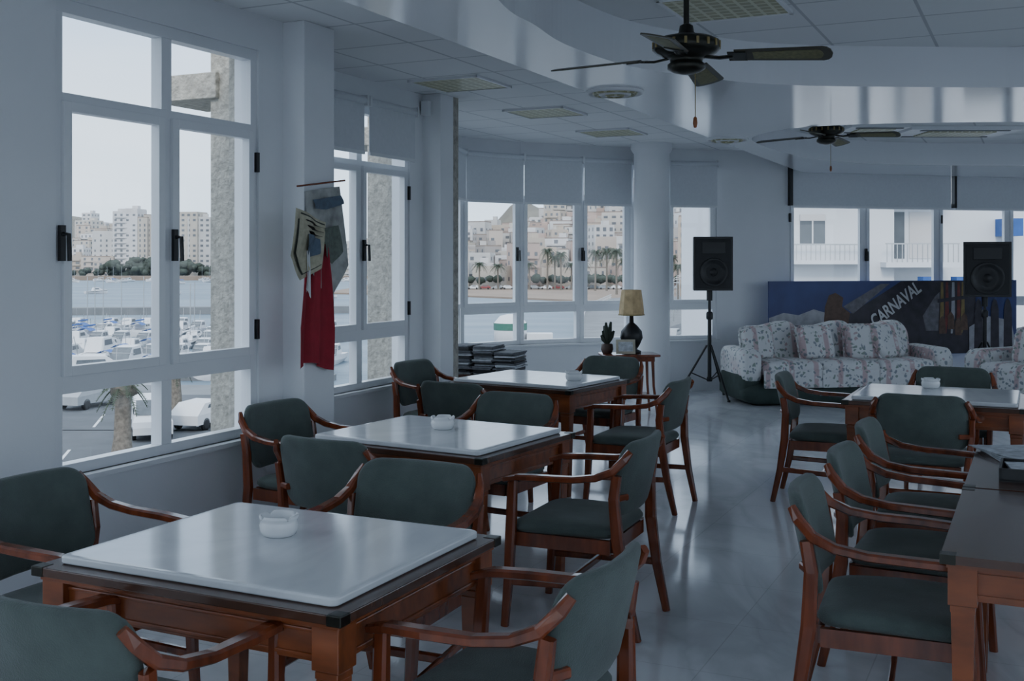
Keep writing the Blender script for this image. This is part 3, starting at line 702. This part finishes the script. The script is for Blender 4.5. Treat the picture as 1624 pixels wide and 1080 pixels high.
# boats
def boat_mesh(name,L,cab,mast,blue):
    b=MB(); W=L*.30; H=L*.12; sec=[]; n=10
    for i in range(n+1):
        t=i/n; x=-L/2+L*t; w=W/2*(1-max(0,(t-.35)/.65)**2.2); sh=H*(1+.5*t*t)
        sec.append([(x,-w,sh),(x,-w*.92,sh*.45),(x*.96,-w*.55,-.1),(x*.96,w*.55,-.1),(x,w*.92,sh*.45),(x,w,sh)])
    vs=[p for s in sec for p in s]; fs=[]
    for i in range(n):
        for j in range(5): fs.append((i*6+j,(i+1)*6+j,(i+1)*6+j+1,i*6+j+1))
    fs.append((0,1,2,3,4,5)); b.add(vs,fs,M_white)
    vs=[]
    for i,s in enumerate(sec): vs+=[(s[0][0],s[0][1]*.9,s[0][2]-.06),(s[5][0],s[5][1]*.9,s[5][2]-.06)]
    b.add(vs,[(2*i,2*i+1,2*i+3,2*i+2) for i in range(n)],M_white)
    b.add([(s_[0],s_[1]*1.012,s_[2]) for s in sec for s_ in((s[0][0],s[0][1],s[0][2]-.12),(s[0][0],s[0][1],s[0][2]-.3))],[(2*i,2*i+1,2*i+3,2*i+2) for i in range(n)],M_blue if blue else M_dark)
    x0,x1,x2,x3=-L*.20,-L*.14,L*.10,L*.30; y=W*.34; z0=H*1.05; z1=z0+cab
    pr=[(x0,z0),(x1,z1),(x2,z1*.97),(x3,z0+.1)]
    vs=[(px,-y*(.85 if pz>z0+.2 else 1),pz) for px,pz in pr]+[(px,y*(.85 if pz>z0+.2 else 1),pz) for px,pz in pr]
    b.add(vs,[(0,1,2,3),(7,6,5,4),(0,4,5,1),(1,5,6,2)],M_white); b.add(vs,[(2,6,7,3)],M_dark)
    for s in(-1,1): b.add([(x1+.1,s*y*.96,z0+cab*.45),(x2,s*y*.96,z0+cab*.45),(x2-.15,s*y*.9,z0+cab*.82),(x1+.2,s*y*.9,z0+cab*.82)],[(0,1,2,3)],M_dark)
    if blue:
        b.grid(lambda u,v:(-L*.42+u*L*.26,(v-.5)*W*.8,z1+.25-.35*(2*v-1)**2),3,6,M_blue)
        for s in(-1,1): b.tube([(-L*.3,s*W*.36,H),(-L*.3,s*W*.36,z1)],.025,M_chrome,5,ref=(1,0,0))
    b.tube([(L*.1,-W*.36,H*1.8),(L*.46,0,H*2.1),(L*.1,W*.36,H*1.8)],.025,M_chrome,5)
    b.tube([(-L*.1,0,z1),(-L*.13,0,z1+1.4)],.025,M_chrome,5,ref=(1,0,0))
    if mast: b.tube([(L*.05,0,H),(L*.05,0,L*1.1)],.06,M_chrome,6,ref=(1,0,0)); b.tube([(L*.05,0,H*2.4),(-L*.38,0,H*2.4)],.12,M_blue if blue else M_white,6)
    return b.mesh(name)
BM=[boat_mesh('motorboat_a',7.2,1.1,False,False),boat_mesh('motorboat_b',6.8,1.0,False,True),boat_mesh('sailboat_c',7.5,.7,True,True),boat_mesh('motorboat_d',9.5,1.5,False,False),boat_mesh('sailboat_e',7,.6,True,False)]
for row,D in enumerate((93,101.5,113,121.5,134,143,156,165)):
    X=-.46*D
    while X<-.17*D:
        k=random.choice([0,1,0,0,3 if row<3 else 0,2 if row>4 else 0,4 if row>3 else 1])
        W=BM[k].name; sp={0:2.35,1:2.25,2:2.4,3:3.0,4:2.3}[k]
        if not(row==0 and X>-.33*D) and random.random()<.93: inst('sailboat' if k in(2,4) else 'motorboat',BM[k],(X+sp/2,D+random.uniform(-.4,.4),ZS+.05),F(random.choice([87,93,90,-90]) if row%2 else random.choice([-87,-93,-90,90])))
        X+=sp+random.uniform(.05,.5)
inst('motorboat',BM[3],(-33.5,88,ZS+.05),F(28),(1.1,1.1,1.1))
for i in range(9):
    D=random.uniform(300,560); X=random.uniform(-.42,-.1)*D; inst('motorboat',BM[random.choice([0,1])],(X,D,ZS+.05),random.uniform(0,6))
for i in range(36):
    D=random.uniform(540,590); X=random.uniform(-.42,-.1)*D; inst('motorboat',BM[random.choice([0,4])],(X,D,ZS+.05),random.uniform(0,6))
for i,(D) in enumerate((97.2,117.2,138.5,160.5)): slab('floating_pontoon' ,[(-.46*D,D-.5),(-.16*D,D-.5),(-.16*D,D+.5),(-.46*D,D+.5)],ZS-.3,ZS+.5,M_conc)
# palms
def palm_mesh(name,h,fr,L,tr):
    b=MB(); b.tube([(0,0,0),(.05,0,h*.3),(.1,.05,h*.7),(.1,.05,h)],[tr*1.25,tr,tr*.9,tr*1.0],M_trunk,12,ref=(1,0,0))
    blob(b,(.1,.05,h+tr*.3),tr*1.5,M_trunk)
    for i in range(fr):
        a=i*2.4; el=.95-1.5*(i/fr); c,s=math.cos(a),math.sin(a); pts=[]
        for k in range(9):
            t=k/8; r=L*t*math.cos(el*.8)*(1-.1*t); z=h+tr+L*(math.sin(el)*t-.75*t*t); pts.append(Vector((.1+r*c,.05+r*s,z)))
        b.tube(pts,[.04*(1-.8*k/8)+.01 for k in range(9)],M_palm,4)
        for k in range(1,9):
            for q in(0,.5):
                p=pts[k-1].lerp(pts[k],q) ; l=L*.22*(1-abs(k/8-.45)*.8)
                for sd in(-1,1):
                    dr=Vector((-s*sd*l+c*l*.5,c*sd*l+s*l*.5,-l*.45)); w=(pts[k]-pts[k-1]).normalized()*L*.022
                    b.add([p-w,p+w,p+dr],[(0,1,2)],M_palm)
    return b.mesh(name)
PM=palm_mesh('palm_tall',11,28,3.6,.30); PM2=palm_mesh('palm_thick',2.9,18,1.35,.40)
for px,D,k in((868,380,1.2),(880,384,1.0),(890,380,1.1),(944,372,1.15),(962,368,1.2),(978,330,1.15),(992,360,.9),(1008,350,1.1),(1066,340,1),(906,385,.8),(925,385,.85),(760,388,.8),(790,388,.75),(840,388,.8)):
    inst('palm_tree',PM,((px-812)/1750*D,D,-8.4),random.random()*6,(1,1,k))
for px,D in((1012,185),(1046,165),(1075,240)): inst('palm_tree',PM,((px-812)/1750*D,D,ZG),random.random()*6,(.7,.7,.7))
inst('palm_tree',PM2,((193-812)/1750*51,51,ZG),1.0); inst('palm_tree',PM2,((280-812)/1750*66,66,ZG),2.0,(.8,.8,.9))
# vehicles
def car_mesh(name,m,van=False):
    b=MB(); L,W=(4.4,1.75) if not van else (4.9,1.9)
    prof=[(-L/2,.35),(-L/2,.85),(-L/2+.15,.95),(-L*.30,1.42),(L*.10,1.45),(L*.27,.95),(L/2-.1,.82),(L/2,.6),(L/2,.35)] if not van else [(-L/2,.35),(-L/2,1.75),(-L/2+.1,1.9),(L*.16,1.9),(L*.32,1.15),(L/2-.08,.98),(L/2,.7),(L/2,.35)]
    n=len(prof); vs=[(x,-W/2,z) for x,z in prof]+[(x,W/2,z) for x,z in prof]
    vs=[(x,y*(1 if z<1 else .9),z) for x,y,z in vs]
    b.add(vs,[tuple(range(n)),tuple(range(2*n-1,n-1,-1))]+[(i,i+n,(i+1)%n+n,(i+1)%n) for i in range(n)],m)
    for s in(-1,1):
        y=s*(W/2*.93+.02)
        g=[(-L*.28,1.0),(-L*.22,1.34),(L*.08,1.36),(L*.20,1.0)] if not van else [(-L*.05,1.2),(-L*.05,1.72),(L*.15,1.72),(L*.25,1.2)]
        b.add([(x,y,z) for x,z in g],[(0,1,2,3)],M_dark)
        for x in(-L*.3,L*.31):
            Mx=Matrix.Translation((x,s*(W/2-.08),.33))@Matrix.Rotation(F(90),4,'X')
            b.lathe([(.001,-.1),(.2,-.1),(.33,-.09),(.33,.09),(.2,.1),(.001,.1)],(0,0,0),M_black,16,M=Mx)
    xw=(L*.105,L*.262) if not van else (L*.17,L*.31); zz=(1.43,.98) if not van else (1.88,1.2)
    b.add([(xw[0]+.03,-W*.4,zz[0]+.03),(xw[1]+.03,-W*.42,zz[1]+.03),(xw[1]+.03,W*.42,zz[1]+.03),(xw[0]+.03,W*.4,zz[0]+.03)],[(0,1,2,3)],M_dark)
    return b.mesh(name)
cars=[car_mesh('car_white',M_white),car_mesh('car_dark',M_dark),car_mesh('car_red',mat('car_red_paint',(.22,.03,.03),.3,noise=(3,.1))),car_mesh('car_silver',mat('car_silver_paint',(.3,.32,.34),.3,noise=(3,.1)))]
VAN=car_mesh('van',M_white,True)
inst('parked_van',VAN,((240-812)/1750*57,57,ZG+.03),F(-70))
for px,D,k in((540,62,1),(556,64,3),(140,68,3),(325,60,0)): inst('parked_car',cars[k],((px-812)/1750*D,D,ZG+.03),F(75))
for i in range(22):
    t=i/22; D=105+t*200; X=(11+ (D-110)*.29)+random.choice([0,3.2]); inst('parked_car',cars[[0,1,3,1,2,3][i%6]],(X+3,D,ZG+.03),F(72))
for i in range(26):
    D=390; X=-26+i*4.2+random.uniform(-.6,.6); inst('parked_car',cars[[0,1,3,0,2,3][i%6]],(X,D,-8.38),F(random.choice([0,180])))
b=MB(); b.lathe([(.001,0),(1.9,0),(1.9,2.2)],(0,0,0),M_white,20); b.lathe([(1.95,2.2),(1.95,3.0)],(0,0,0),mat('beacon_green',(.04,.14,.10),.5,noise=(2,.2)),20); b.lathe([(1.9,3.0),(1.2,3.8),(.4,4.0),(.001,4.0)],(0,0,0),M_white,20)
b.box((3.4,0,.9),(3,2.4,1.8),M_white); b.obj('harbour_beacon',(-.2,128,ZS+.33))
slab('beacon_jetty',[(-8,124),(9,124),(9,132),(-8,132)],ZS-1,ZS+.32,M_conc)
for i in range(9):
    D=70+i*24; b=MB(); b.tube([(0,0,0),(0,0,6.5)],.07,M_chrome,6,ref=(1,0,0)); b.tube([(0,0,6.4),(1.3,0,6.7)],.05,M_chrome,6); b.box((1.5,0,6.7),(.6,.25,.12),M_chrome)
    b.obj('street_lamp',(8+(D-70)*.17,D,ZG))
b=MB()
pts=[(-3,79.5),(2.5,79.5),(6.3,110),(13.3,200),(24,266)]
for (x0,y0),(x1,y1) in zip(pts,pts[1:]):
    for z in(.45,1.0): b.tube([(x0,y0,ZG+z),(x1,y1,ZG+z)],.04,M_white,5)
    n=int(math.hypot(x1-x0,y1-y0)/2.5)
    for i in range(n):
        t=i/n; b.box((x0+(x1-x0)*t,y0+(y1-y0)*t,ZG+.5),(.08,.08,1.0),M_white)
b.obj('promenade_railing')
b=MB()
for px,D,t,w,i in((1062,330,345,16,2),(1085,300,338,14,4),(1108,262,325,16,5),(1140,225,300,18,7),(1180,200,290,20,3),(1215,180,280,20,1)):
    z=1.6+(414-t)*D/1750; building(b,(px-812)/1750*D+w/2+3,D,ZG,w,14,z-ZG,F(-12),pal[i],wm=M_dark)
b.obj('seafront_buildings')
# white building opposite the far windows
b=MB(); WB=mat('white_facade',(.64,.66,.69),.8,noise=(.4,.05)); D0=45
b.box((20,D0+6,0),(22.5,12,22),WB); b.box((13.2,D0-.5,0),(4.0,1.2,22),WB)
def wq(x0,x1,z0,z1,y,m): b.add([(x0,y,z0),(x1,y,z0),(x1,y,z1),(x0,y,z1)],[(0,1,2,3)],m)
for fz in(-5.6,-2.6,.4,3.4):
    z=fz+1.9
    wq(11.45,12.45,z,z+1.15,D0-1.12,M_dark); wq(11.92,11.98,z,z+1.15,D0-1.14,M_white); wq(11.45,12.45,z+.9,z+1.15,D0-1.15,pal[3])
    b.box((12.4,D0-1.6,z-.05),(2.9,.06,.05),M_chrome); b.box((12.4,D0-1.6,z-.75),(3.0,1.1,.15),WB)
    for k in range(16): b.box((11.0+k*.19,D0-1.6,z-.38),(.03,.03,.66),M_chrome)
    wq(15.3,16.0,z-.6,z+1.3,D0-.02,M_dark); wq(16.2,17.2,z-.6,z+1.3,D0-.03,pal[3])
    b.box((16.1,D0-.9,z-.85),(2.9,1.8,.2),WB); b.box((16.1,D0-1.75,z-.02),(2.9,.05,.05),M_chrome)
    for k in range(15): b.box((14.7+k*.2,D0-1.75,z-.4),(.03,.03,.76),M_chrome)
    wq(23.5,24.6,z-.2,z+1.1,D0-.02,M_dark)
b.box((20.0,D0-.6,2.95),(.6,1.2,.7),M_blue)
for x in(16.3,17.6): b.box((x,D0-1.9,.9),(.7,.6,.18),M_blue)
b.box((15.15,D0-.3,2.7),(.35,.5,.5),M_chrome)
b.obj('white_apartment_building')
# ------------------------------------------------------------------ sky & sun
w=bpy.data.worlds.new('World'); scene.world=w; w.use_nodes=True; nt=w.node_tree; bg=nt.nodes['Background']
tc=nt.nodes.new('ShaderNodeTexCoord'); sx=nt.nodes.new('ShaderNodeSeparateXYZ'); nt.links.new(tc.outputs['Generated'],sx.inputs[0])
r=nt.nodes.new('ShaderNodeValToRGB'); e=r.color_ramp.elements
e[0].position=0; e[0].color=(.60,.71,.82,1); e[1].position=.6; e[1].color=(.70,.84,1.0,1)
x=e.new(.03); x.color=(.54,.67,.80,1); x=e.new(.2); x.color=(.40,.55,.75,1)
nt.links.new(sx.outputs['Z'],r.inputs[0])
n=nt.nodes.new('ShaderNodeTexNoise'); n.inputs['Scale'].default_value=2.2; n.inputs['Detail'].default_value=6
mp=nt.nodes.new('ShaderNodeMapping'); mp.inputs['Scale'].default_value=(1,1,3.5); nt.links.new(tc.outputs['Generated'],mp.inputs[0]); nt.links.new(mp.outputs[0],n.inputs['Vector'])
mr=nt.nodes.new('ShaderNodeMapRange'); mr.inputs['From Min'].default_value=.35; mr.inputs['From Max'].default_value=.7; mr.inputs['To Min'].default_value=0; mr.inputs['To Max'].default_value=.5
nt.links.new(n.outputs['Fac'],mr.inputs['Value'])
mx=nt.nodes.new('ShaderNodeMixRGB'); mx.inputs[2].default_value=(.80,.87,.94,1); nt.links.new(mr.outputs[0],mx.inputs[0]); nt.links.new(r.outputs[0],mx.inputs[1])
nt.links.new(mx.outputs[0],bg.inputs[0]); bg.inputs[1].default_value=2.8
sl=bpy.data.lights.new('sun','SUN'); sl.energy=1.8; sl.angle=F(15); sl.color=(1,.93,.84)
so=bpy.data.objects.new('sun',sl); col.objects.link(so); so.rotation_euler=Vector((.10,.86,-.50)).to_track_quat('-Z','Y').to_euler()
# ------------------------------------------------------------------ camera
cd=bpy.data.cameras.new('camera'); cam=bpy.data.objects.new('camera',cd); col.objects.link(cam); scene.camera=cam
cam.location=(0,0,1.6); cam.rotation_euler=(F(90),0,0); cd.sensor_width=36; cd.lens=1750/1624*36; cd.shift_y=-126/1624; cd.clip_end=5000; cd.clip_start=.05
